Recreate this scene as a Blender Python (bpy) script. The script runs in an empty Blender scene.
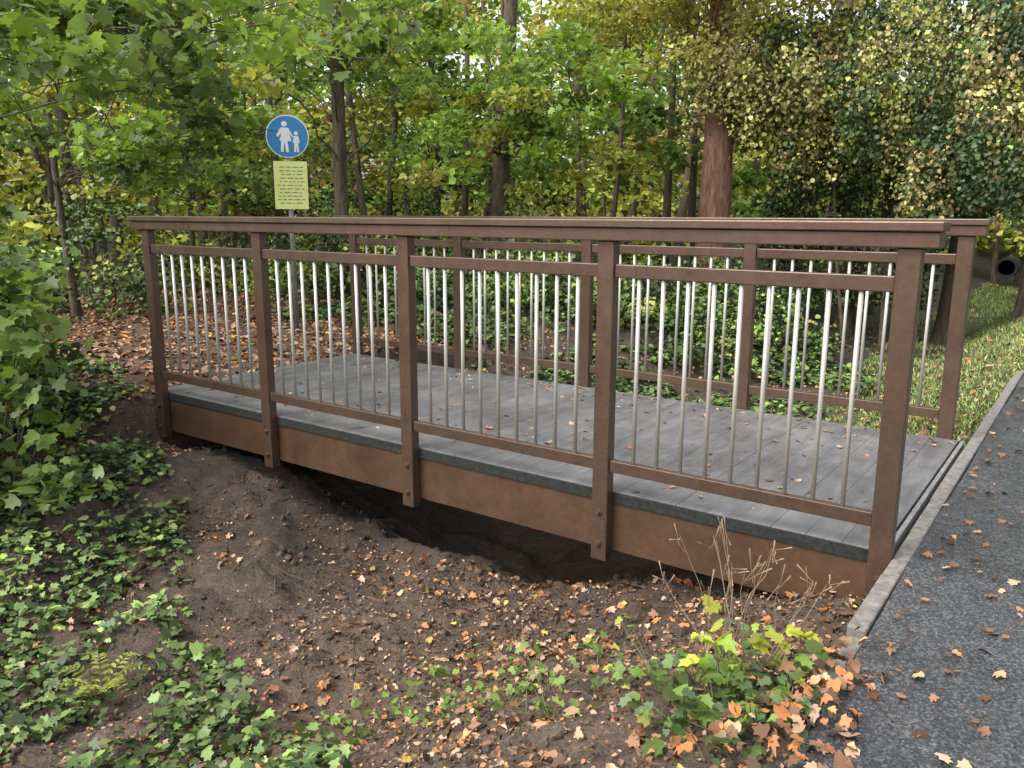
import bpy, bmesh, math, random
import numpy as np
from mathutils import Matrix, Vector
rng=np.random.default_rng(7); random.seed(7)
sc=bpy.context.scene
COL=bpy.context.collection
sc.view_settings.view_transform='Standard'
try: sc.view_settings.look='None'
except Exception: pass
sc.view_settings.exposure=0
# ------------------------------------------------------------ helpers
def smooth(a,b,x):
    t=np.clip((x-a)/(b-a),0,1); return t*t*(3-2*t)
_tab=rng.random((256,256))
def vnoise(x,y):
    xi=np.floor(x).astype(int); yi=np.floor(y).astype(int); fx=x-xi; fy=y-yi
    fx=fx*fx*(3-2*fx); fy=fy*fy*(3-2*fy)
    g=lambda i,j:_tab[i&255,j&255]
    return (g(xi,yi)*(1-fx)+g(xi+1,yi)*fx)*(1-fy)+(g(xi,yi+1)*(1-fx)+g(xi+1,yi+1)*fx)*fy
def fbm(x,y,o=4):
    s=0;a=.5
    for i in range(o):
        s=s+a*(vnoise(x*2**i+17*i,y*2**i+31*i)-.5); a*=.5
    return s
def empty(name,loc=(0,0,0)):
    o=bpy.data.objects.new(name,None); o.location=loc; COL.objects.link(o); o.empty_display_size=.2
    return o
def addobj(name,me,parent=None,mat=None):
    o=bpy.data.objects.new(name,me); COL.objects.link(o)
    if mat: me.materials.append(mat)
    if parent: o.parent=parent; o.matrix_parent_inverse=Matrix.Translation(parent.location).inverted()
    return o
def mesh_np(name,V,F,nper,col=None,smoothf=False):
    me=bpy.data.meshes.new(name)
    V=np.asarray(V,dtype=np.float32); F=np.asarray(F,dtype=np.int32)
    me.vertices.add(len(V)); me.vertices.foreach_set('co',V.ravel())
    me.loops.add(F.size); me.loops.foreach_set('vertex_index',F.ravel())
    n=F.size//nper
    me.polygons.add(n); me.polygons.foreach_set('loop_start',np.arange(n,dtype=np.int32)*nper)
    try: me.polygons.foreach_set('loop_total',np.full(n,nper,dtype=np.int32))
    except Exception: pass
    if smoothf: me.polygons.foreach_set('use_smooth',np.ones(n,dtype=bool))
    me.update(calc_edges=True)
    if col is not None:
        a=me.color_attributes.new('Col','FLOAT_COLOR','POINT')
        c=np.ones((len(V),4),dtype=np.float32); c[:,:3]=col; a.data.foreach_set('color',c.ravel())
    me.validate()
    return me
class MB:
    def __init__(s): s.bm=bmesh.new()
    def box(s,x0,x1,y0,y1,z0,z1):
        m=Matrix.Translation(((x0+x1)/2,(y0+y1)/2,(z0+z1)/2))@Matrix.Diagonal((x1-x0,y1-y0,z1-z0,1))
        bmesh.ops.create_cube(s.bm,size=1,matrix=m)
    def cyl(s,p,q,r1,r2=None,n=10):
        p=Vector(p);q=Vector(q);d=q-p
        m=Matrix.Translation((p+q)/2)@d.to_track_quat('Z','Y').to_matrix().to_4x4()
        bmesh.ops.create_cone(s.bm,cap_ends=True,segments=n,radius1=r1,radius2=r1 if r2 is None else r2,depth=d.length,matrix=m)
    def out(s,name,parent,mat,bevel=0,smoothf=False):
        me=bpy.data.meshes.new(name); s.bm.to_mesh(me); s.bm.free()
        if smoothf:
            for p in me.polygons: p.use_smooth=len(p.vertices)<=4
        o=addobj(name,me,parent,mat)
        if bevel:
            b=o.modifiers.new('bev','BEVEL'); b.width=bevel; b.segments=2; b.limit_method='ANGLE'
        return o
# ------------------------------------------------------------ materials
def mat(name):
    m=bpy.data.materials.new(name); m.use_nodes=True; nt=m.node_tree
    return m,nt,nt.nodes['Principled BSDF']
def nd(nt,t,**k):
    n=nt.nodes.new(t)
    for a,b in k.items(): setattr(n,a,b)
    return n
def objcoord(nt):
    return nd(nt,'ShaderNodeTexCoord').outputs['Object']
def noise(nt,scale,detail=6,rough=.6,co=None,dist=0):
    n=nd(nt,'ShaderNodeTexNoise'); n.inputs['Scale'].default_value=scale; n.inputs['Detail'].default_value=detail
    n.inputs['Roughness'].default_value=rough; n.inputs['Distortion'].default_value=dist
    if co is None: co=objcoord(nt)
    nt.links.new(co,n.inputs['Vector']); return n
def ramp(nt,fac,stops):
    r=nd(nt,'ShaderNodeValToRGB'); cr=r.color_ramp
    while len(cr.elements)<len(stops): cr.elements.new(.5)
    for e,(p,c) in zip(cr.elements,stops): e.position=p; e.color=(c+(1,)) if len(c)==3 else c
    nt.links.new(fac,r.inputs[0]); return r
def bump(nt,h,strength,dist,b):
    n=nd(nt,'ShaderNodeBump'); n.inputs['Strength'].default_value=strength; n.inputs['Distance'].default_value=dist
    nt.links.new(h,n.inputs['Height']); nt.links.new(n.outputs[0],b.inputs['Normal']); return n
def mul(nt,a,b_):
    mx=nd(nt,'ShaderNodeMix',data_type='RGBA',blend_type='MULTIPLY'); mx.inputs[0].default_value=1
    nt.links.new(a,mx.inputs[6])
    if isinstance(b_,tuple): mx.inputs[7].default_value=(*b_,1)
    else: nt.links.new(b_,mx.inputs[7])
    return mx.outputs[2]
def leafmat(name,trans=.4,rough=.45,tint=(1.5,1.45,.7),spec=.35):
    m,nt,b=mat(name); out=nt.nodes['Material Output']
    a=nd(nt,'ShaderNodeAttribute',attribute_name='Col')
    if spec>0:
        nt.links.new(a.outputs['Color'],b.inputs['Base Color']); b.inputs['Roughness'].default_value=rough
        b.inputs['Specular IOR Level'].default_value=spec
    else:
        nt.nodes.remove(b); b=nd(nt,'ShaderNodeBsdfDiffuse'); nt.links.new(a.outputs['Color'],b.inputs[0]); nt.links.new(b.outputs[0],out.inputs['Surface'])
    if trans>0:
        t=nd(nt,'ShaderNodeBsdfTranslucent'); nt.links.new(mul(nt,a.outputs['Color'],tint),t.inputs[0])
        s=nd(nt,'ShaderNodeMixShader'); s.inputs[0].default_value=trans
        nt.links.new(b.outputs[0],s.inputs[1]); nt.links.new(t.outputs[0],s.inputs[2]); nt.links.new(s.outputs[0],out.inputs['Surface'])
    return m
M_leaf=leafmat('leaf_green',.42)
M_low=leafmat('leaf_ground_plants',0,.5)
M_far=leafmat('leaf_forest',.25,.6,(1.6,1.5,.8),0)
M_dry=leafmat('leaf_fallen',0,.6,(1.2,1,.8),.25)
def brown(name,c1,c2,rough=.38,metal=.35):
    m,nt,b=mat(name); n=noise(nt,3,4,.6); r=ramp(nt,n.outputs[0],[(.3,c1),(.7,c2)])
    n4=noise(nt,40,4,.7); r4=ramp(nt,n4.outputs[0],[(.35,(.84,.84,.84)),(.7,(1.1,1.1,1.12))])
    nt.links.new(mul(nt,r.outputs[0],r4.outputs[0]),b.inputs['Base Color']); b.inputs['Metallic'].default_value=metal
    n2=noise(nt,9,4,.7); r2=ramp(nt,n2.outputs[0],[(.3,(rough-.08,)*3),(.75,(rough+.14,)*3)])
    nt.links.new(r2.outputs[0],b.inputs['Roughness'])
    return m
M_brown=brown('brown_coated_steel',(.092,.057,.040),(.118,.075,.053),.32,.5)
M_gird=brown('brown_girder_steel',(.078,.043,.026),(.122,.069,.041),.38,.4)
m,nt,b=mat('stainless_steel'); b.inputs['Base Color'].default_value=(.44,.42,.38,1); b.inputs['Metallic'].default_value=.4; b.inputs['Roughness'].default_value=.45; M_steel=m
m,nt,b=mat('galvanised_steel'); n=noise(nt,30,4,.6); r=ramp(nt,n.outputs[0],[(.3,(.16,.16,.16)),(.7,(.3,.3,.29))]); nt.links.new(r.outputs[0],b.inputs['Base Color']); b.inputs['Metallic'].default_value=.3; b.inputs['Roughness'].default_value=.5; M_galv=m
m,nt,b=mat('composite_decking'); co=objcoord(nt)
mp=nd(nt,'ShaderNodeMapping'); mp.inputs['Scale'].default_value=(1,.15,1); nt.links.new(co,mp.inputs['Vector'])
n=noise(nt,14,5,.75,mp.outputs[0]); r=ramp(nt,n.outputs[0],[(.3,(.10,.10,.103)),(.5,(.137,.137,.14)),(.75,(.19,.19,.192))])
n1=noise(nt,1.6,7,.75); r1=ramp(nt,n1.outputs[0],[(.35,(.62,.61,.6)),(.65,(1.17,1.16,1.14))])
nt.links.new(mul(nt,r.outputs[0],r1.outputs[0]),b.inputs['Base Color'])
r2=ramp(nt,n1.outputs[0],[(.4,(.36,.36,.36)),(.62,(.58,.58,.58))]); nt.links.new(r2.outputs[0],b.inputs['Roughness'])
w=nd(nt,'ShaderNodeTexWave',wave_type='BANDS',bands_direction='X'); w.inputs['Scale'].default_value=22; nt.links.new(co,w.inputs['Vector'])
bump(nt,w.outputs[1],.35,.003,b); M_deck=m
m,nt,b=mat('deck_edge_rubber'); n=noise(nt,40,5,.75); r=ramp(nt,n.outputs[0],[(.35,(.008,.01,.009)),(.7,(.03,.034,.031))]); nt.links.new(r.outputs[0],b.inputs['Base Color']); b.inputs['Roughness'].default_value=.75; b.inputs['Specular IOR Level'].default_value=.25; bump(nt,n.outputs[0],.5,.004,b); M_edge=m
m,nt,b=mat('asphalt'); v=nd(nt,'ShaderNodeTexVoronoi'); v.inputs['Scale'].default_value=150; nt.links.new(objcoord(nt),v.inputs['Vector'])
r=ramp(nt,v.outputs['Color'],[(.1,(.022,.023,.025)),(.55,(.046,.048,.051)),(.95,(.13,.132,.136))])
n1=noise(nt,1.1,7,.75); r1=ramp(nt,n1.outputs[0],[(.35,(.55,.55,.55)),(.65,(1.3,1.3,1.3))])
nt.links.new(mul(nt,r.outputs[0],r1.outputs[0]),b.inputs['Base Color'])
r2=ramp(nt,n1.outputs[0],[(.4,(.16,.16,.16)),(.6,(.42,.42,.42))]); nt.links.new(r2.outputs[0],b.inputs['Roughness']); bump(nt,v.outputs['Distance'],.6,.004,b); M_asph=m
m,nt,b=mat('concrete'); n=noise(nt,25,6,.7); r=ramp(nt,n.outputs[0],[(.3,(.085,.08,.07)),(.7,(.23,.215,.19))]); nt.links.new(r.outputs[0],b.inputs['Base Color']); b.inputs['Roughness'].default_value=.85; bump(nt,n.outputs[0],.6,.008,b); M_conc=m
m,nt,b=mat('ground_soil'); co=objcoord(nt)
a=nd(nt,'ShaderNodeAttribute',attribute_name='Col')
n=noise(nt,7,7,.78,co); r=ramp(nt,n.outputs[0],[(.3,(.4,.4,.4)),(.5,(.95,.92,.9)),(.72,(1.7,1.6,1.5))])
n2=noise(nt,90,4,.75,co); r2=ramp(nt,n2.outputs[0],[(.35,(.5,.5,.5)),(.65,(1.5,1.45,1.4))])
nt.links.new(mul(nt,mul(nt,a.outputs['Color'],r.outputs[0]),r2.outputs[0]),b.inputs['Base Color'])
b.inputs['Roughness'].default_value=.85
ad=nd(nt,'ShaderNodeMath',operation='ADD'); nt.links.new(n.outputs[0],ad.inputs[0]); nt.links.new(n2.outputs[0],ad.inputs[1]); bump(nt,ad.outputs[0],1,.06,b); M_ground=m
def barkmat(name,c1,c2):
    m,nt,b=mat(name); co=objcoord(nt); mp=nd(nt,'ShaderNodeMapping'); mp.inputs['Scale'].default_value=(1,1,.22); nt.links.new(co,mp.inputs['Vector'])
    n=noise(nt,14,5,.75,mp.outputs[0],.6); r=ramp(nt,n.outputs[0],[(.35,c1),(.65,c2)]); nt.links.new(r.outputs[0],b.inputs['Base Color']); b.inputs['Roughness'].default_value=.9; bump(nt,n.outputs[0],1,.05,b); return m
M_bark=barkmat('bark_grey_brown',(.04,.03,.02),(.15,.12,.08))
M_pine=barkmat('bark_reddish',(.085,.04,.026),(.27,.145,.095))
def flat(name,c,rough=.5,em=0):
    m,nt,b=mat(name); n=noise(nt,12,4,.6); r=ramp(nt,n.outputs[0],[(.3,tuple(x*.88 for x in c)),(.7,c)]); nt.links.new(r.outputs[0],b.inputs['Base Color']); b.inputs['Roughness'].default_value=rough; return m
# ------------------------------------------------------------ terrain
def ground(x,y,nz=True):
    x=np.asarray(x,float); y=np.asarray(y,float)
    xc=-2.35+.25*np.sin(y*.25)+.12*smooth(3,20,y)*5
    t=x-xc
    hr=np.maximum(.3-xc-.02,.6)
    hl=4.4+.3*np.sin(y*.6)
    s=np.where(t>0,t/hr,-t/hl)
    dep=.72+.3*smooth(.1,1.0,y)+.1*smooth(-.6,-1.6,y)
    z=-.1-dep*(1-smooth(.08,1,s))
    z=z-.12*smooth(-.95,-.35,y)*smooth(2.6,2.2,y)*smooth(-1.4,-.6,x)
    z=z+.07*smooth(-5.6,-8,x)
    z=np.where(x>.0,np.minimum(z,-.1),z)
    c=smooth(-5.02,-5.16,x)*smooth(-.55,-.15,y)*smooth(4.2,3.0,y)
    z=z*(1-c)+(-.08)*c
    u=smooth(.02,.1,y)*smooth(2.2,2.0,y)*smooth(-5.1,-5.02,x)*smooth(.03,-.04,x)
    z=np.where(u>0,z*(1-u)+np.minimum(z,-.5)*u,z)
    z=z+.35*smooth(9,26,np.hypot(x+2,y))*smooth(-.5,-4,x)+1.2*smooth(28,60,y-.4*x)
    if nz:
        k=smooth(.05,-.5,x)*(1-.8*c)*(1-.6*smooth(-1.2,-.4,x)*smooth(-1,-.4,y)*smooth(.5,.2,y))
        rg=1-np.abs(2*(vnoise(x*1.1+4,y*1.6+9))-1)
        bank=smooth(-5.2,-4.2,x)*smooth(-1.6,-2.6,x)*smooth(-2.4,-1.2,y)
        z=z+k*(.16*fbm(x*1.3,y*1.3,4)+.11*fbm(x*5,y*5,3)+.06*fbm(x*17,y*17,3)+.2*bank*(rg-.5))
        z=np.where((x>.0)&(x<3.3),np.minimum(z,-.085),z)
        u2=(y>.03)&(y<2.1)&(x>-5.05)&(x<.02); z=np.where(u2,np.minimum(z,-.45),z)
    return z
def axis(a,b,st,far,g=1.13):
    L=list(np.arange(a,b,st)); lo=[];d=st;p=a
    while p>-far: d*=g; p-=d; lo.append(p)
    hi=[];d=st;p=L[-1]
    while p<far: d*=g;p+=d;hi.append(p)
    return np.array(lo[::-1]+L+hi)
X=axis(-6.5,.6,.024,300); Y=axis(-2.6,1.0,.024,300)
gx,gy=np.meshgrid(X,Y); gz=ground(gx,gy)
nx,ny=len(X),len(Y)
idx=np.arange(nx*ny).reshape(ny,nx)
F=np.stack([idx[:-1,:-1],idx[:-1,1:],idx[1:,1:],idx[1:,:-1]],-1).reshape(-1,4)
fx,fy=gx.ravel(),gy.ravel()
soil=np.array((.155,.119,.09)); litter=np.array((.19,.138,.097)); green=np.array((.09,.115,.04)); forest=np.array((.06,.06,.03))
k=smooth(-.08,.2,fbm(fx*1.5,fy*1.5,4)+.12*smooth(-3.5,-1.2,fx)-.02)[:,None]
c=soil*(1-k)+litter*k
dk=(smooth(-.05,.2,fbm(fx*.9+40,fy*.9,4)))[:,None]; c=c*(1-.45*dk)
gmask=(smooth(2.1,3.4,fy)*smooth(-2.6,-1.4,fx)*smooth(3.3,3.2,fx)+smooth(3.2,3.4,fx))[:,None]; gmask=np.clip(gmask,0,1)
c=c*(1-gmask)+green*gmask
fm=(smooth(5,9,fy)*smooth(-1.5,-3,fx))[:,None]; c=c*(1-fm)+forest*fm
pm=(smooth(-5.1,-5.4,fx)*smooth(-.6,-.1,fy)*smooth(5.5,4,fy))[:,None]; c=c*(1-pm)+np.array((.2,.13,.085))*pm
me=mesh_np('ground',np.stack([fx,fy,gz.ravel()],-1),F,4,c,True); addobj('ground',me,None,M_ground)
ys=np.concatenate([np.arange(-6,8,.08),np.arange(8,70,1.)]); n=len(ys)
xe=.105+.02*fbm(ys*2,ys*0+3,4)
xs_=[0,.25,.6,1.2,2.2,3.1]
V=[];
for j,o in enumerate(xs_):
    xx=xe+o if j==0 else .1+o+0*ys
    V.append(np.stack([xx,ys,-.048-.01*(j==0)+.004*fbm(xx*2,ys*2,3)],-1))
V=np.stack(V,1).reshape(-1,3); I=np.arange(n*6).reshape(n,6)
F=np.stack([I[:-1,:-1],I[:-1,1:],I[1:,1:],I[1:,:-1]],-1).reshape(-1,4)
addobj('asphalt_path',mesh_np('asphalt_path',V,F,4,None,True),None,M_asph)
mb=MB(); y=-.66
while y<4.5:
    L=.5
    mb.box(.04+random.uniform(-.004,.004),.1,y,y+L-.008,-.3,-.044+random.uniform(-.005,.003)); y+=L
mb.box(.05,.1,-1.1,-.67,-.3,-.075)
mb.out('kerb_edging',None,M_conc,.008)
# ------------------------------------------------------------ footbridge
S=1.2484; W=2.065; DX=-.09; ZB=-.385; DZ=-.045
br=empty('footbridge',(-2.5,1,0))
mb=MB(); x=-5.12
while x<-.03:
    x2=min(x+.1448,-.002); mb.box(x,x2,.035,2.03,DZ-.03,DZ+random.uniform(-.0008,.0008)); x+=.146
mb.out('deck_planks',br,M_deck,.0012)
mb=MB(); mb.box(-5.12,-.0,.024,.034,-.101,DZ-.003); mb.box(-5.12,-.0,2.031,2.037,-.101,DZ-.004); mb.box(-5.11,-.01,.045,2.02,-.1,DZ-.032); mb.out('deck_edge_strip',br,M_edge,.002)
mb=MB(); mb.box(0,.02,.03,2.035,-.15,DZ-.001); mb.out('deck_end_plate',br,M_galv,.002)
for nm,y0,s in (('girder_front',.03,1),('girder_back',2.035,-1)):
    mb=MB(); a,b_=sorted((y0+.004*s,y0+.014*s)); mb.box(-5.1,-.005,a,b_,-.345,-.102)
    a,b_=sorted((y0+.0141*s,y0+.08*s)); mb.box(-5.1,-.005,a,b_,-.345,-.335); mb.box(-5.1,-.005,a,b_,-.112,-.102)
    mb.out(nm,br,M_gird,.002)
mb=MB()
for i in range(5):
    xx=-i*S-.05; mb.box(xx-.03,xx+.03,.12,1.94,-.3,-.113)
mb.out('cross_beams',br,M_edge)
mb=MB(); mb.box(.021,.2,.02,2.1,-.9,-.15); mb.box(-5.35,-5.13,-.02,2.1,-.9,-.1); mb.out('abutments',br,M_conc,.01)
def railing(x0,yc,out,z0list):
    r=empty('bridge_railing',(x0-2*S,yc,.5))
    mb=MB()
    for i in range(5):
        xx=x0-i*S; mb.box(xx-.042,xx+.042,yc-.03,yc+.03,z0list[i],1.139)
    mb.out('posts',r,M_brown,.005)
    mb=MB()
    for i in range(5):
        xx=x0-i*S
        for zz in (-.14,-.3):
            if zz>z0list[i]+.03:
                mb.cyl((xx,yc+out*.03,zz),(xx,yc+out*.037,zz),.016,n=16); mb.cyl((xx,yc+out*.037,zz),(xx,yc+out*.047,zz),.010,n=6)
    mb.out('post_bolts',r,M_brown,.001)
    mb=MB()
    a=x0-4*S-.14; b_=x0+.11
    mb.box(a,b_,yc-.07,yc+.07,1.198,1.234); mb.box(a+.01,b_-.01,yc-.054,yc+.054,1.1395,1.1975)
    mb.out('handrail',r,M_brown,.005)
    mb=MB()
    for i in range(4):
        xa=x0-(i+1)*S+.0425; xb=x0-i*S-.0425
        mb.box(xa,xb,yc-.018,yc+.018,.064,.122); mb.box(xa,xb,yc-.018,yc+.018,.976,1.036)
    mb.out('rails',r,M_brown,.004)
    mb=MB()
    for i in range(4):
        xa=x0-(i+1)*S; 
        for j in range(1,10):
            xx=xa+.042+(S-.084)*j/10; mb.cyl((xx,yc,.121),(xx,yc,.977),.0095,n=12)
    mb.out('balusters',r,M_steel,0,True)
    return r
railing(0,0,-1,[-.2,ZB,ZB,ZB,ZB])
railing(DX,W,1,[-.3]+[ZB]*4)
# ------------------------------------------------------------ sign
zc=2.1; R=.235
sx,sy=-7.13,3.03
sg=empty('pedestrian_path_sign',(sx,sy,0))
f=Vector((.594-sx,-3.283-sy,0)).normalized(); rt=Vector((-f.y,f.x,0)); 
def P(a,b,o): return Vector((sx,sy,zc))+rt*a+Vector((0,0,1))*b+f*o
mb=MB(); mb.cyl((sx,sy,-.1),(sx,sy,2.3),.028,n=14); mb.out('pole',sg,M_galv,0,True)
def poly(name,lists,o,m_,th=.003):
    bm=bmesh.new()
    for pts in lists:
        vs=[bm.verts.new(P(a,b,o)) for a,b in pts]; fc=bm.faces.new(vs)
        e=bmesh.ops.extrude_face_region(bm,geom=[fc]); 
        for v in [g for g in e['geom'] if isinstance(g,bmesh.types.BMVert)]: v.co+=f*th
    bmesh.ops.recalc_face_normals(bm,faces=bm.faces)
    me=bpy.data.meshes.new(name); bm.to_mesh(me); bm.free(); return addobj(name,me,sg,m_)
circ=lambda cx,cy,r,n=40:[(cx+r*math.cos(t*2*math.pi/n),cy+r*math.sin(t*2*math.pi/n)) for t in range(n)]
M_white=flat('sign_white',(.75,.76,.76),.4); M_blue=flat('sign_blue',(.03,.22,.48),.35); M_yel=flat('sign_yellow',(.72,.8,.3),.5); M_txt=flat('sign_text',(.2,.24,.1),.6)
poly('sign_plate',[circ(0,0,R)],.035,M_white,.004); poly('sign_face',[circ(0,0,R*.95)],.0395,M_blue,.002)
fig=[circ(-.03,.135,.03,16),[(-.07,.095),(.01,.095),(.03,0),(.045,-.05),(-.0,-.05),(.01,-.17),(-.02,-.17),(-.035,-.05),(-.05,-.17),(-.08,-.17),(-.07,-.05),(-.09,-.04),(-.07,0)],[(-.075,.09),(-.12,.01),(-.10,-.01),(-.06,.05)],[(.013,.09),(.065,.0),(.052,-.012),(.012,.05)],
 circ(.095,.035,.022,14),[(.07,.005),(.12,.005),(.135,-.07),(.115,-.07),(.12,-.17),(.098,-.17),(.094,-.09),(.088,-.17),(.066,-.17),(.074,-.07),(.058,-.07)]]
poly('pedestrian_figures',fig,.0420,M_white,.0015)
poly('notice_plate',[[(-.17,-.27),(.2,-.27),(.2,-.8),(-.17,-.8)]],.035,M_yel,.004)
tx=[]
for i in range(11):
    yy=-.33-i*.04
    a=-.14+random.uniform(0,.05); 
    while a<.13:
        w_=random.uniform(.02,.07); tx.append([(a,yy),(min(a+w_,.17),yy),(min(a+w_,.17),yy-.01),(a,yy-.01)]); a+=w_+.018
poly('notice_text',tx,.0395,M_txt,.001)
# ------------------------------------------------------------ leaves
TS=np.array([(0,0,0),(.3,.5,.06),(.7,.38,.05),(1,0,-.1),(.7,-.38,.05),(.3,-.5,.06)]); FS=[(0,1,2,3),(0,3,4,5)]
hm=[(-.03,.25,.03),(.2,.52,.05),(.4,.3,.05),(.7,.42,.0),(.74,.17,.04)]
TM=np.array([(.35,0,-.02),(0,0,0)]+hm+[(1,0,-.1)]+[(a,-b,c) for a,b,c in hm[::-1]])
FM=[(0,i,i+1) for i in range(1,12)]+[(0,12,1)]
def nrm(v): return v/np.maximum(np.linalg.norm(v,axis=-1,keepdims=True),1e-9)
sgn_c=np.array([sx,sy,1.85]); sgn_f=np.array(f)
def leaves(name,C,size,A,Nn,col,m_,shape='s',width=1.0,parent=None,curl=1.0,cj=.25):
    C=np.asarray(C); N=len(C); T,Fc,npf=(TS,FS,4) if shape=='s' else (TM,FM,3)
    # the foliage is trimmed clear of the traffic sign
    rel=C-sgn_c; al=rel@sgn_f; hd=np.abs(rel@np.array(rt)); kp=~((al>-.3)&(al<4.2)&(hd<.36)&(np.abs(rel[:,2]+.06*np.clip(al,0,9))<.62))
    size=np.broadcast_to(size,(N,)); col=np.broadcast_to(np.asarray(col),(N,3))
    C=C[kp];A=np.asarray(A)[kp];Nn=np.asarray(Nn)[kp];size=size[kp];col=col[kp];N=len(C)
    A=nrm(A); Nn=nrm(Nn-A*(Nn*A).sum(-1,keepdims=True)); B=np.cross(Nn,A)
    size=size[:,None,None]; cu=(rng.normal(1,.8,(N,1,1))*curl)
    wj=rng.uniform(.75,1.2,(N,1)) 
    T_=T[None]*np.array([1,width,1]); T_=np.repeat(T_,N,0); T_[...,1]*=wj
    z=T_[...,2:3]*cu + -0.12*curl*rng.random((N,1,1))*T_[...,0:1]**2 + .25*curl*rng.normal(0,.5,(N,1,1))*T_[...,1:2]**2
    V=C[:,None]+size*(T_[...,0:1]*A[:,None]+T_[...,1:2]*B[:,None]+z*Nn[:,None])
    k=len(T); Fa=(np.array(Fc)[None]+(np.arange(N)*k)[:,None,None]).reshape(-1,npf)
    cc=col*(1+rng.normal(0,cj,(N,1))).clip(.35,1.9); cc=np.repeat(cc[:,None],k,1).reshape(-1,3)
    return addobj(name,mesh_np(name,V.reshape(-1,3),Fa,npf,cc),parent,m_)
def rdir(N,flatz=.3):
    a=rng.uniform(0,2*np.pi,N); return np.stack([np.cos(a),np.sin(a),rng.normal(-.15,flatz,N)],-1)
def upn(N,t=.5): 
    v=rng.normal(0,t,(N,3)); v[:,2]+=1; return v
def pick(pal,wt,N):
    pal=np.array(pal); w=np.array(wt,float); return pal[rng.choice(len(pal),N,p=w/w.sum())]
def clumped(cent,per,rad,flatt=.45):
    M=len(cent); idx=np.repeat(np.arange(M),per); N=len(idx)
    r=rng.random(N)**.6; d=nrm(rng.normal(0,1,(N,3)))*r[:,None]; d[:,2]*=flatt
    rad=np.broadcast_to(rad,(M,))[idx][:,None]
    return cent[idx]+d*rad, idx
def tube(pts,rad,n=8,wob=0):
    pts=np.asarray(pts,float); rad=np.asarray(rad,float); K=len(pts)
    t=nrm(np.gradient(pts,axis=0)); ref=np.where(np.abs(t[:,2:3])>.9,np.array([[1.,0,0]]),np.array([[0,0,1.]]))
    u=nrm(np.cross(t,ref)); 
    for i in range(1,K):
        u[i]=u[i-1]-t[i]*(u[i-1]@t[i]); u[i]/=np.linalg.norm(u[i])+1e-9
    v=np.cross(t,u); a=np.arange(n)*2*np.pi/n
    rr=rad[:,None]*(1+wob*rng.normal(0,1,(K,n)))
    V=pts[:,None]+rr[...,None]*(np.cos(a)[None,:,None]*u[:,None]+np.sin(a)[None,:,None]*v[:,None])
    I=np.arange(K*n).reshape(K,n); J=np.roll(I,-1,1)
    F=np.stack([I[:-1],J[:-1],J[1:],I[1:]],-1).reshape(-1,4); return V.reshape(-1,3),F
class TB:
    def __init__(s): s.V=[];s.F=[];s.n=0
    def add(s,pts,rad,n=8,wob=0):
        V,F=tube(pts,rad,n,wob); s.V.append(V); s.F.append(F+s.n); s.n+=len(V)
    def out(s,name,parent,m_): return addobj(name,mesh_np(name,np.concatenate(s.V),np.concatenate(s.F),4,None,True),parent,m_)
def curve(p,q,k=6,sag=0,jit=.05):
    p=np.array(p,float);q=np.array(q,float); t=np.linspace(0,1,k)[:,None]; L=np.linalg.norm(q-p)
    pts=p+(q-p)*t; pts[:,2]+=(sag*4*t*(1-t))[:,0]*L; pts[1:-1]+=rng.normal(0,jit*L/k**.5,(k-2,3)); return pts
def trunk(tb,base,h,r,lean=(0,0),k=12,top=.35,n=12):
    t=np.linspace(0,1,k); b=np.array(base,float)
    pts=np.stack([b[0]+lean[0]*t*h+.012*h*np.sin(t*5+b[0]),b[1]+lean[1]*t*h+.012*h*np.cos(t*4+b[1]),b[2]-.15+t*h],-1)
    rad=r*(1-(1-top)*t); rad[0]*=1.5; rad[1]*=1.08
    tb.add(pts,rad,n,.04); return pts
GY=(.27,.29,.065); GM=(.105,.16,.045); GD=(.045,.075,.025); GO=(.25,.195,.08); GB=(.18,.28,.06); GL=(.44,.41,.15)
def tree(name,base,h,r,crown_c,crown_r,ncl,per,cr,ls,pal,wt,lean=(0,0),bark=M_bark,flatt=.45,lm=M_leaf,width=1.1,shape='s',droop=.3,zmin=None,fr=.4):
    p=empty(name,base); tb=TB(); tp=trunk(tb,base,h,r,lean)
    cc=np.array(crown_c,float); d=nrm(rng.normal(0,1,(ncl,3)))*(rng.random((ncl,1))**.45)*np.array(crown_r); cent=cc+d
    if zmin is not None: cent=cent[cent[:,2]>zmin]
    hubs=[]
    for q_,c_ in enumerate(cent):
        if rng.random()<fr or not hubs:
            j=int(np.clip((c_[2]-base[2])/h*11-rng.uniform(.0,1.6),3,10)); s=tp[j]; L=np.linalg.norm(c_-s)
            cv=curve(s,c_,9,.04,.10); tb.add(cv,np.linspace(min(max(.010,r*.16*min(L/3,1)),.026),.004,9),6); hubs+=[cv[4],cv[5],cv[6],cv[7]]
        else:
            H=np.array(hubs); s=H[np.argmin(np.linalg.norm(H-c_,axis=1))]; tb.add(curve(s,c_,5,.04,.10),np.linspace(.008,.003,5),5)
        for _ in range(3):
            e=c_+rng.normal(0,1,3)*cr*.5*np.array([1,1,.4]); tb.add(curve(c_,e,4,.03,.05),np.linspace(.005,.0025,4),4)
    tb.out('trunk_and_limbs',p,bark)
    C,ix=clumped(cent,per,cr*rng.uniform(.7,1.3,len(cent)),flatt)
    ccol=pick(pal,wt,len(cent))*rng.uniform(.7,1.3,(len(cent),1)); N=len(C)
    A=rdir(N,.35); A[:,2]-=droop
    leaves('crown_leaves',C,ls*rng.uniform(.6,1.25,N),A,upn(N,.55),ccol[ix],lm,shape,width,p)
    return p
gzf=lambda x,y: float(ground(np.array([x]),np.array([y]))[0])
def T(name,x,y,*a,**k): return tree(name,(x,y,gzf(x,y)),*a,**k)
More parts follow.
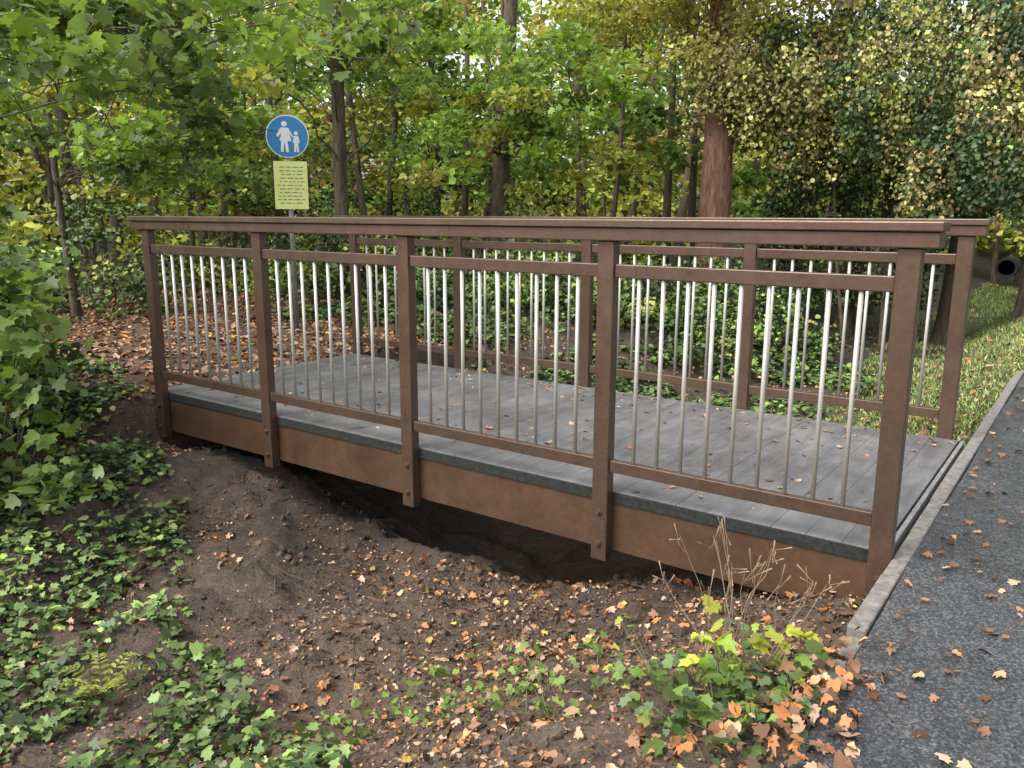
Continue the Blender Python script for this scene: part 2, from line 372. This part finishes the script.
T('deciduous_tree',-9.0,5.5,7.5,.13,(-8.9,5.0,3.9),(2.6,1.8,1.4),38,110,.48,.085,[GM,GB,GY],[3,3,3],lean=(.01,0),shape='m')
T('deciduous_tree',-8.95,9.7,9,.2,(-6.9,7.9,3.1),(2.3,1.5,1.2),42,130,.48,.09,[GB,GM,GY],[5,1,2],shape='m')
T('deciduous_tree',-12.5,11.5,9,.13,(-11.5,10.2,3.6),(3.2,2.0,2.2),50,120,.65,.10,[GB,GM,GY],[3,3,2])
T('reddish_bark_tree',-5.2,10.5,8,.31,(-5.3,10.3,4.9),(3.0,1.8,1.2),60,170,.6,.075,[GL,GY,GO],[5,3,1.2],bark=M_pine,lean=(.02,0),zmin=3.8)
T('maple_tree',-7.9,-1.9,6,.08,(-5.9,.6,2.8),(2.2,2.0,.95),46,60,.5,.11,[GM,GB,GD],[4,3,.7],shape='m',width=1.1,fr=.2)
T('maple_tree',-10.2,2.0,6.5,.05,(-8.6,2.2,2.7),(1.8,1.8,1.2),40,80,.48,.10,[GM,GY,GB],[3,2,2],shape='m',fr=.25)
T('young_tree',-11.5,4.5,6,.05,(-11,4.5,2.6),(2.2,2.0,1.6),42,110,.5,.085,[GM,GY,GB],[3,3,1])
for (x,y,h_,r_) in ((-10.6,7.6,8,.07),(-7.3,10.9,8,.06),(-12.3,5.2,8,.08),(-6.5,12.6,9,.09)):
    T('slender_tree',x,y,h_,r_,(x,y,4.6),(1.6,1.4,1.0),16,90,.5,.085,[GB,GY,GM],[3,3,2],lean=(rng.normal(0,.03),0))
p=empty('ivy_covered_tree',(-2.6,12.5,-.1)); tb=TB()
for (x,y,r_) in ((-3.4,12.8,.14),(-1.6,13.4,.2),(-.5,12.6,.1),(-2.5,12.2,.05),(-3.0,11.6,.035),(-2.1,11.5,.03)): trunk(tb,(x,y,gzf(x,y)),6.5,r_,(rng.normal(0,.05),0))
CC=[];COLS=[]
SP=[(-2.4,11.8,3.6,2.8,1.7,1.4,700,0),(-.9,12.2,3.2,1.5,1.7,1.5,420,1),(-3.1,12.9,1.4,2.0,1.0,1.7,420,2),(-4.4,11.0,3.9,1.4,1.2,.8,300,3),(-1.2,10.6,2.3,.9,.6,.7,150,1)]
for (x,y,z,rx,ry,rz,ns,kd) in SP:
    d=nrm(rng.normal(0,1,(ns,3)))*(.68+.32*rng.random((ns,1))); s=np.array([x,y,z])+d*np.array([rx,ry,rz])
    s[:,2]+=.5*fbm(s[:,0]*1.6,s[:,1]*1.6+8,3)*2
    L=rng.uniform(.25,1.1,ns); pn=fbm(s[:,0]*1.1+5,s[:,2]*1.1+s[:,1],3)
    for i in range(ns):
        m_=int(26+L[i]*34); t=rng.random(m_)
        pos=s[i]+np.stack([rng.normal(0,.09,m_)+.15*t*d[i,0],rng.normal(0,.09,m_)+.15*t*d[i,1],-t*L[i]],-1)
        CC.append(pos)
        pal,wt=[([GY,GO,GM,GL],[3,2.5,3,1.4]),([GO,GM,GY,GD],[4,3,1.5,1]),([GD,GM],[4,2]),([GL,GY,GO],[5,3,2])][kd]
        c_=pick(pal,wt,1)[0]
        if pn[i]<-.10: c_=np.array(GD)*1.2
        COLS.append(np.repeat((c_*rng.uniform(.6,1.3))[None],m_,0))
C=np.concatenate(CC); K=np.concatenate(COLS); keep=(C[:,2]>-.4)&~((C[:,0]>-1.9)&(C[:,2]<1.15+.25*np.sin(C[:,0]*5)))
C=C[keep];K=K[keep]; N=len(C); A=rdir(N,.3); A[:,2]-=.9
tb.out('trunks',p,M_bark); leaves('hanging_leaves',C,.064*rng.uniform(.5,1.35,N),A,nrm(rng.normal(0,1,(N,3)))+np.array([0,-.5,.5]),K,M_low,'s',.9,p,1,.35)
def shrub(name,cx,cy,rx,ry,z0,z1,ncl,per,cr,ls,pal,wt,shape='s',width=1.,flatt=.6,lm=None):
    p=empty(name,(cx,cy,gzf(cx,cy))); tb=TB()
    a=rng.uniform(0,2*np.pi,ncl); q_=rng.random(ncl)**.5
    hx=cx+rx*q_*np.cos(a); hy=cy+ry*q_*np.sin(a); g=ground(hx,hy,False)
    hz=g+z0+(z1-z0)*rng.random(ncl)*np.sqrt(np.clip(1.1-q_**2,0,1)); cent=np.stack([hx,hy,hz],-1)
    for c_ in cent:
        b=np.array([cx+(c_[0]-cx)*.4,cy+(c_[1]-cy)*.4,0]); b[2]=gzf(b[0],b[1])-.03
        tb.add(curve(b,c_,5,.05,.06),np.linspace(.009,.003,5),5)
    tb.out('stems',p,M_bark)
    C,ix=clumped(cent,per,cr*rng.uniform(.7,1.3,ncl),flatt); cl=pick(pal,wt,ncl)*rng.uniform(.7,1.3,(ncl,1)); N=len(C)
    A=rdir(N,.35); A[:,2]-=.3
    leaves('leaves',C,ls*rng.uniform(.6,1.25,N),A,upn(N,.5),cl[ix],lm or M_low,shape,width,p)
shrub('broadleaf_shrub',-4.9,-1.3,.75,.45,.25,1.75,42,26,.27,.085,[GM,GB,GD],[4,2.5,.6],'m',1.15,lm=M_leaf)
shrub('broadleaf_shrub',-5.9,-1.1,.8,.7,.1,2.0,50,36,.33,.09,[GM,GB,GD],[4,2.5,1],'m',1.15,lm=M_leaf)
shrub('bramble_shrub',-6.1,-.7,.9,.4,.0,.6,40,60,.25,.055,[GM,GD,GB],[3,1,1])
for i,(cx,cy,rx,ry,z1,n_) in enumerate([(-8.5,4.9,1.6,.9,1.1,45),(-10.8,2.6,1.4,1.6,1.5,45),(-9.7,-.5,1.5,1.4,1.7,45),(-6.6,6.6,1.6,1.1,1.0,50),(-4.8,7.8,1.4,1.1,.9,50),(-4.2,9.4,1.4,1.0,1.0,45),(-7.6,9,2,1.4,1.3,45),(-12.5,6.5,2,1.8,1.8,50),(-13,10,3,2,2.0,60)]):
    shrub('undergrowth_shrub',cx,cy,rx,ry,0,z1,n_,90,.42,.07,[GD,GM,GB,GY],[2,4,1.8,1.2])
N=24000; x=rng.uniform(-8,-1.6,N); y=rng.uniform(2.25,9.5,N); k=(fbm(x*1.2,y*1.2,3)>-.1)&(x<-2.1+.3*np.sin(y)); k&=~((x<-5)&(y<3.6+.3*np.sin(x))); x=x[k];y=y[k]; N=len(x)
leaves('ivy_ground_cover',np.stack([x,y,ground(x,y)+rng.random(N)*.12+.01],-1),.07*rng.uniform(.6,1.3,N),rdir(N,.2),upn(N,.35),pick([GD,GM,GB],[3,4,1],N),M_low,'s',1.1)
def ivyb(x): return -1.8+(-1.7-x)*.42
N=32000; x=rng.uniform(-7,-1.0,N); y=rng.uniform(-3.2,.3,N)
k=(y<ivyb(x)+.35*fbm(x*2,y*2,3)*2+.24)&((fbm(x*2.6+9,y*2.6,3)+.14*smooth(.1,-.9,y-ivyb(x)))>-.055+.03*rng.normal(0,1,N)); x=x[k];y=y[k];N=len(x)
leaves('ivy_ground_cover',np.stack([x,y,ground(x,y)+rng.random(N)**2*.09+.012],-1),.042*rng.uniform(.4,1.6,N),rdir(N,.2),upn(N,.45),pick([GD,GM,GB,(.2,.2,.08)],[3,4,1.1,.4],N)*(.75+.6*smooth(-.1,.15,fbm(x*3+50,y*3,2)))[:,None],M_low,'m',1.0,None,.8)
def weeds(name,pts,pal,wt,ls,n_=14,h=.14):
    p=empty(name,(pts[0][0],pts[0][1],gzf(*pts[0]))); tb=TB(); C=[]
    for (x,y) in pts:
        z=gzf(x,y)
        for s in range(n_):
            e=np.array([x,y,z])+np.array([rng.normal(0,.09),rng.normal(0,.09),rng.uniform(.2,1)*h]); tb.add(curve((x,y,z-.02),e,4,.05,.05),[.0025,.002,.0015,.001],4)
            for _ in range(3): C.append(e+rng.normal(0,.014,3)); 
    tb.out('stems',p,flat('stem_'+name,(.1,.12,.04),.7)); C=np.array(C); N=len(C)
    leaves('leaves',C,ls*rng.uniform(.5,1.3,N),rdir(N,.3),upn(N,.5),pick(pal,wt,N),M_leaf,'m',.9,p)
YL=(.42,.44,.07)
weeds('weed_plant',[(-.2,-1.1),(-.16,-1.02)],[YL,(.24,.34,.05),GB],[4,2,1],.052,7,.27)
weeds('weed_plant',[(-.5,-.95),(-.62,-1.1),(-.35,-1.15),(-.8,-.8),(-.75,-1.2)],[(.17,.27,.06),YL,GM],[3,1.3,2],.036,6,.12)
weeds('weed_plant',[(-1.0,-1.1),(-1.2,-1.2),(-1.5,-1.1),(-1.62,-1.25),(-1.45,-.9),(-1.05,-.85),(-.85,-1.2)],[GB,(.18,.28,.05),GM],[3,1,2],.036,9,.07)
weeds('weed_plant',[(-.12,-1.3),(-.05,-1.24),(-.02,-1.1),(-.24,-1.28),(-.06,-.98),(-.3,-1.05),(-.1,-1.16),(-.2,-1.2)],[GM,GB,(.13,.2,.1)],[3,2,2],.047,11,.13)
p=empty('dry_weed_stalks',(-.2,-.9,-.3)); tb=TB()
for i in range(16):
    x=rng.normal(-.24,.11); y=rng.normal(-.88,.1); z=gzf(x,y); e=np.array([x+rng.normal(0,.1),y+rng.normal(0,.06),z+rng.uniform(.2,.46)])
    tb.add(curve((x,y,z-.02),e,6,.04,.04),np.linspace(.0022,.001,6),4)
    for _ in range(4): 
        e2=e+rng.normal(0,.035,3); tb.add(curve(e+(0,0,-.05*rng.random()),e2,3,0,.02),[.001,.0008,.0032],4)
tb.out('stalks',p,flat('dry_stalk',(.24,.17,.11),.8))
p=empty('fern',(-2.6,-1.75,-.8)); C=[];A=[]
tb=TB()
for i in range(7):
    x,y=-2.95,-1.62; z=gzf(x,y); a=i*.9; e=np.array([x+.22*math.cos(a),y+.22*math.sin(a),z+.1]); c_=curve((x,y,z),e,12,.35,.01); tb.add(c_,np.linspace(.003,.001,12),4)
    d=nrm(e-c_[0]); s=np.cross(d,(0,0,1))
    for j in range(2,12):
        for sg_ in (-1,1): C.append(c_[j]); A.append(s*sg_+d*.4)
tb.out('rachis',p,M_bark); C=np.array(C);A=np.array(A);N=len(C)
leaves('fronds',C,.06*np.tile(np.repeat(np.linspace(1,.35,10),2),7),A,upn(N,.1),pick([(.26,.3,.06)],[1],N),M_leaf,'s',.35,p)
# ------------------------------------------------------------ leaf litter
OR=(.40,.16,.06); TN=(.34,.22,.13); BR=(.17,.09,.05); YE=(.5,.36,.08); DK=(.08,.05,.032); PK=(.36,.23,.17)
def litter(name,x,y,z,size,pal,wt,shape,tilt=.35,width=1.):
    N=len(x); leaves(name,np.stack([x,y,z],-1),size*rng.uniform(.45,1.35,N),rdir(N,.25),upn(N,tilt),pick(pal,wt,N),M_dry,shape,width,None,1.8,.3)
def den(x,y): return .11+.42*smooth(-3.2,-.9,x)+1.5*fbm(x*1.7+3,y*1.7,4)
N=9500; x=rng.uniform(-5.4,.12,N); y=rng.uniform(-2.6,.25,N); k=rng.random(N)<den(x,y)*.75; x=x[k];y=y[k]
litter('fallen_leaves',x,y,ground(x,y)+.01+.015*rng.random(len(x)),.036,[OR,TN,BR,YE,DK,PK],[2.4,3,4,.4,3,1.3],'m',.45)
N=30000; x=rng.uniform(-5.4,.12,N); y=rng.uniform(-2.6,.25,N); k=rng.random(N)<den(x+.3,y)*1.1+.05; x=x[k];y=y[k]
litter('fallen_leaves',x,y,ground(x,y)+.006+.008*rng.random(len(x)),.020,[TN,BR,DK,PK,OR],[3,4,4,1.2,.8],'s',.5,.7)
N=170; a=rng.normal(0,1,(N,2)); x=.08+.11*a[:,0]; y=-1.2+.22*a[:,1]; x=np.minimum(x,.36); litter('fallen_leaves',x,y,np.maximum(ground(x,y),-.05)+.008+.03*rng.random(N)*np.exp(-a[:,0]**2),.038,[OR,TN,BR,PK,DK],[4,3,4,.6,2],'m',.6)
N=2300; x=rng.uniform(-5.0,-.05,N); y=rng.uniform(.06,2.0,N); k=rng.random(N)<.08+.16*(y>1.6); x=x[k];y=y[k]; litter('fallen_leaves',x,y,DZ+.004+.006*rng.random(len(x)),.032,[OR,TN,BR,YE],[2,3,3,.6],'m',.15)
N=480; x=.12+rng.exponential(.5,N); y=rng.uniform(-2,9,N); k=x<3; x=x[k];y=y[k]; litter('fallen_leaves',x,y,-.04+.004*rng.random(len(x)),.031,[OR,TN,BR,DK],[1.6,2,4,2],'m',.15)
N=9000; x=rng.uniform(-12,-5.15,N); y=rng.uniform(-.8,5.5,N); litter('fallen_leaves',x,y,ground(x,y)+.012,.06,[OR,TN,BR,PK,YE],[2,4,3,2,.5],'s')
N=4500; x=rng.uniform(-6,.05,N); y=rng.uniform(2.2,14,N); litter('fallen_leaves',x,y,ground(x,y)+.03,.05,[OR,TN,BR,YE],[2,3,2,1],'s')
ico=np.array([(0,0,1),(.89,0,.45),(.28,.85,.45),(-.72,.53,.45),(-.72,-.53,.45),(.28,-.85,.45),(.72,.53,-.45),(-.28,.85,-.45),(-.89,0,-.45),(-.28,-.85,-.45),(.72,-.53,-.45),(0,0,-1)])
icf=[(0,1,2),(0,2,3),(0,3,4),(0,4,5),(0,5,1),(1,6,2),(2,7,3),(3,8,4),(4,9,5),(5,10,1),(2,6,7),(3,7,8),(4,8,9),(5,9,10),(1,10,6),(6,11,7),(7,11,8),(8,11,9),(9,11,10),(10,11,6)]
N=7000; x=rng.uniform(-5.2,.05,N); y=rng.uniform(-2.5,.6,N); k=rng.random(N)<.45+1.6*fbm(x*2+30,y*2,3); x=x[k];y=y[k];N=len(x)
sz=.005+.02*rng.random(N)**4; V=np.stack([x,y,ground(x,y)+sz*.2],-1)[:,None]+sz[:,None,None]*ico[None]*rng.uniform(.6,1.3,(N,12,1))*rng.uniform(.6,1.4,(N,1,3))
Fa=(np.array(icf)[None]+(np.arange(N)*12)[:,None,None]).reshape(-1,3); cc=np.repeat((np.array((.16,.124,.096))*rng.uniform(.6,1.5,(N,1)))[:,None],12,1).reshape(-1,3)
addobj('soil_clods',mesh_np('soil_clods',V.reshape(-1,3),Fa,3,cc,True),None,M_ground)
tb=TB()
for i in range(320):
    x=rng.uniform(-5,.0); y=rng.uniform(-2.4,.1); a=rng.uniform(0,6.28); L=rng.uniform(.04,.28); x2=x+L*math.cos(a); y2=y+L*math.sin(a)
    if x2>.02: continue
    tb.add(curve((x,y,gzf(x,y)+.008),(x2,y2,gzf(x2,y2)+.015),5,.03,.05),np.linspace(.003,.0012,5)*rng.uniform(.6,1.5),5)
tb.out('fallen_twigs',None,M_bark)
N=50000; x=rng.uniform(-2.5,.12,N); y=2.15+ (rng.random(N)**1.5)*24; k=(fbm(x*2,y*2,3)>-.12-.2*(x>-1.2)); x=x[k];y=y[k];N=len(x)
A=rng.normal(0,.45,(N,3)); A[:,2]=1; nn=rng.normal(0,1,(N,3)); nn[:,2]=.3
leaves('grass',np.stack([x,y,ground(x,y)-.005],-1),rng.uniform(.025,.065,N)*(1+y*.04),A,nn,pick([(.22,.3,.09),(.16,.22,.07),(.34,.38,.14),(.32,.28,.17)],[3,3,1.6,.8],N),M_low,'s',.16)
bm=bmesh.new(); 
cx,cy,cz=-1.62,21.6,-.1
rings=[(.26,0),(.26,1.2),(.2,1.2),(.2,0)]
n=28; vs=[[bm.verts.new((cx+r_*math.cos(a*2*math.pi/n),cy+d_,cz+r_*math.sin(a*2*math.pi/n))) for a in range(n)] for r_,d_ in rings]
for q_ in range(4):
    for a in range(n): bm.faces.new((vs[q_][a],vs[q_][(a+1)%n],vs[(q_+1)%4][(a+1)%n],vs[(q_+1)%4][a]))
e=[bm.verts.new((cx+.205*math.cos(a*2*math.pi/n),cy+.9,cz+.205*math.sin(a*2*math.pi/n))) for a in range(n)]; bm.faces.new(e)
me=bpy.data.meshes.new('culvert_pipe'); bm.to_mesh(me); bm.free(); addobj('culvert_pipe',me,None,M_edge)
# ------------------------------------------------------------ distant forest
fp=empty('distant_forest',(-8,25,0))
def polar(th,D): return .59+D*np.cos(th), -3.28+D*np.sin(th)
M=1700; th=rng.uniform(1.35,3.05,M); D=15+rng.random(M)**.9*32; x,y=polar(th,D); z=rng.random(M)**.85*(1.0+.28*D)
dens=fbm(th*11,z*.5,3); keep=(dens>-.22+.20*smooth(.13,.21,z/D))&~((x>-2.8)&(D<26)&(z<2.5)); x,y,z,D=x[keep],y[keep],z[keep],D[keep]
M2=520; th=rng.uniform(1.3,3.1,M2); D2=rng.uniform(27,46,M2); x2,y2=polar(th,D2); z2=rng.random(M2)*5.0
x=np.r_[x,x2];y=np.r_[y,y2];z=np.r_[z,z2]+.0;D=np.r_[D,D2]; M=len(x)
cent=np.stack([x,y,z],-1); C,ix=clumped(cent,95,(.45+D*.023)*rng.uniform(.6,1.4,M),.5); N=len(C)
base=pick([GY,GM,GD,GO,GB,GL],[4,3,1.2,.9,3,1.2],M)*rng.uniform(.85,1.6,(M,1))
leaves('forest_foliage',C,(.06+.0046*D)[ix]*rng.uniform(.6,1.3,N),rdir(N,.4),upn(N,.7),base[ix],M_far,'s',1.1,fp,1,.35)
tb=TB()
for i in range(120):
    th=rng.uniform(1.4,3.0); D=rng.uniform(15,38); x,y=polar(th,D)
    if x>-2.5 and D<28: continue
    trunk(tb,(x,y,gzf(x,y)),min(6+.3*D,14),rng.uniform(.02,.06)+.0035*D*rng.random(),(rng.normal(0,.06),rng.normal(0,.06)),8,.4,8)
tb.out('forest_trunks',fp,M_bark)
# ------------------------------------------------------------ light
w=bpy.data.worlds.new('World'); sc.world=w; w.use_nodes=True; nt=w.node_tree; bg=nt.nodes['Background']
sky=nd(nt,'ShaderNodeTexSky',sky_type='NISHITA'); sky.sun_disc=False
el=math.radians(52); az=math.radians(205)
sky.sun_elevation=el; sky.sun_rotation=az; sky.dust_density=5; sky.air_density=1.2; sky.ozone_density=.5
hs=nd(nt,'ShaderNodeHueSaturation'); hs.inputs['Saturation'].default_value=.4
nt.links.new(sky.outputs[0],hs.inputs['Color']); nt.links.new(hs.outputs[0],bg.inputs[0]); bg.inputs[1].default_value=.41
sl=bpy.data.lights.new('sun','SUN'); sl.energy=1.15; sl.angle=math.radians(30); sl.color=(1,.97,.92)
so=bpy.data.objects.new('sun',sl); COL.objects.link(so)
d=Vector((math.sin(az)*math.cos(el),math.cos(az)*math.cos(el),math.sin(el))); so.rotation_euler=d.to_track_quat('Z','Y').to_euler(); so.location=(0,0,20)
# ------------------------------------------------------------ camera
Xc,Yc,Zc,yaw,pitch,roll,fpx=0.5944,-3.2826,1.2581,2.1982,0.2053,0.0024,819.685
fw=np.array([math.cos(yaw)*math.cos(pitch),math.sin(yaw)*math.cos(pitch),-math.sin(pitch)]); r=np.array([math.sin(yaw),-math.cos(yaw),0.]); u=np.cross(r,fw)
r2=r*math.cos(roll)+u*math.sin(roll); u2=-r*math.sin(roll)+u*math.cos(roll)
cd=bpy.data.cameras.new('Camera'); cd.sensor_width=36; cd.lens=fpx/1024*36; cd.clip_end=1000; cd.clip_start=.05
cam=bpy.data.objects.new('Camera',cd); COL.objects.link(cam)
m4=Matrix(((r2[0],u2[0],-fw[0],Xc),(r2[1],u2[1],-fw[1],Yc),(r2[2],u2[2],-fw[2],Zc),(0,0,0,1))); cam.matrix_world=m4
sc.camera=cam
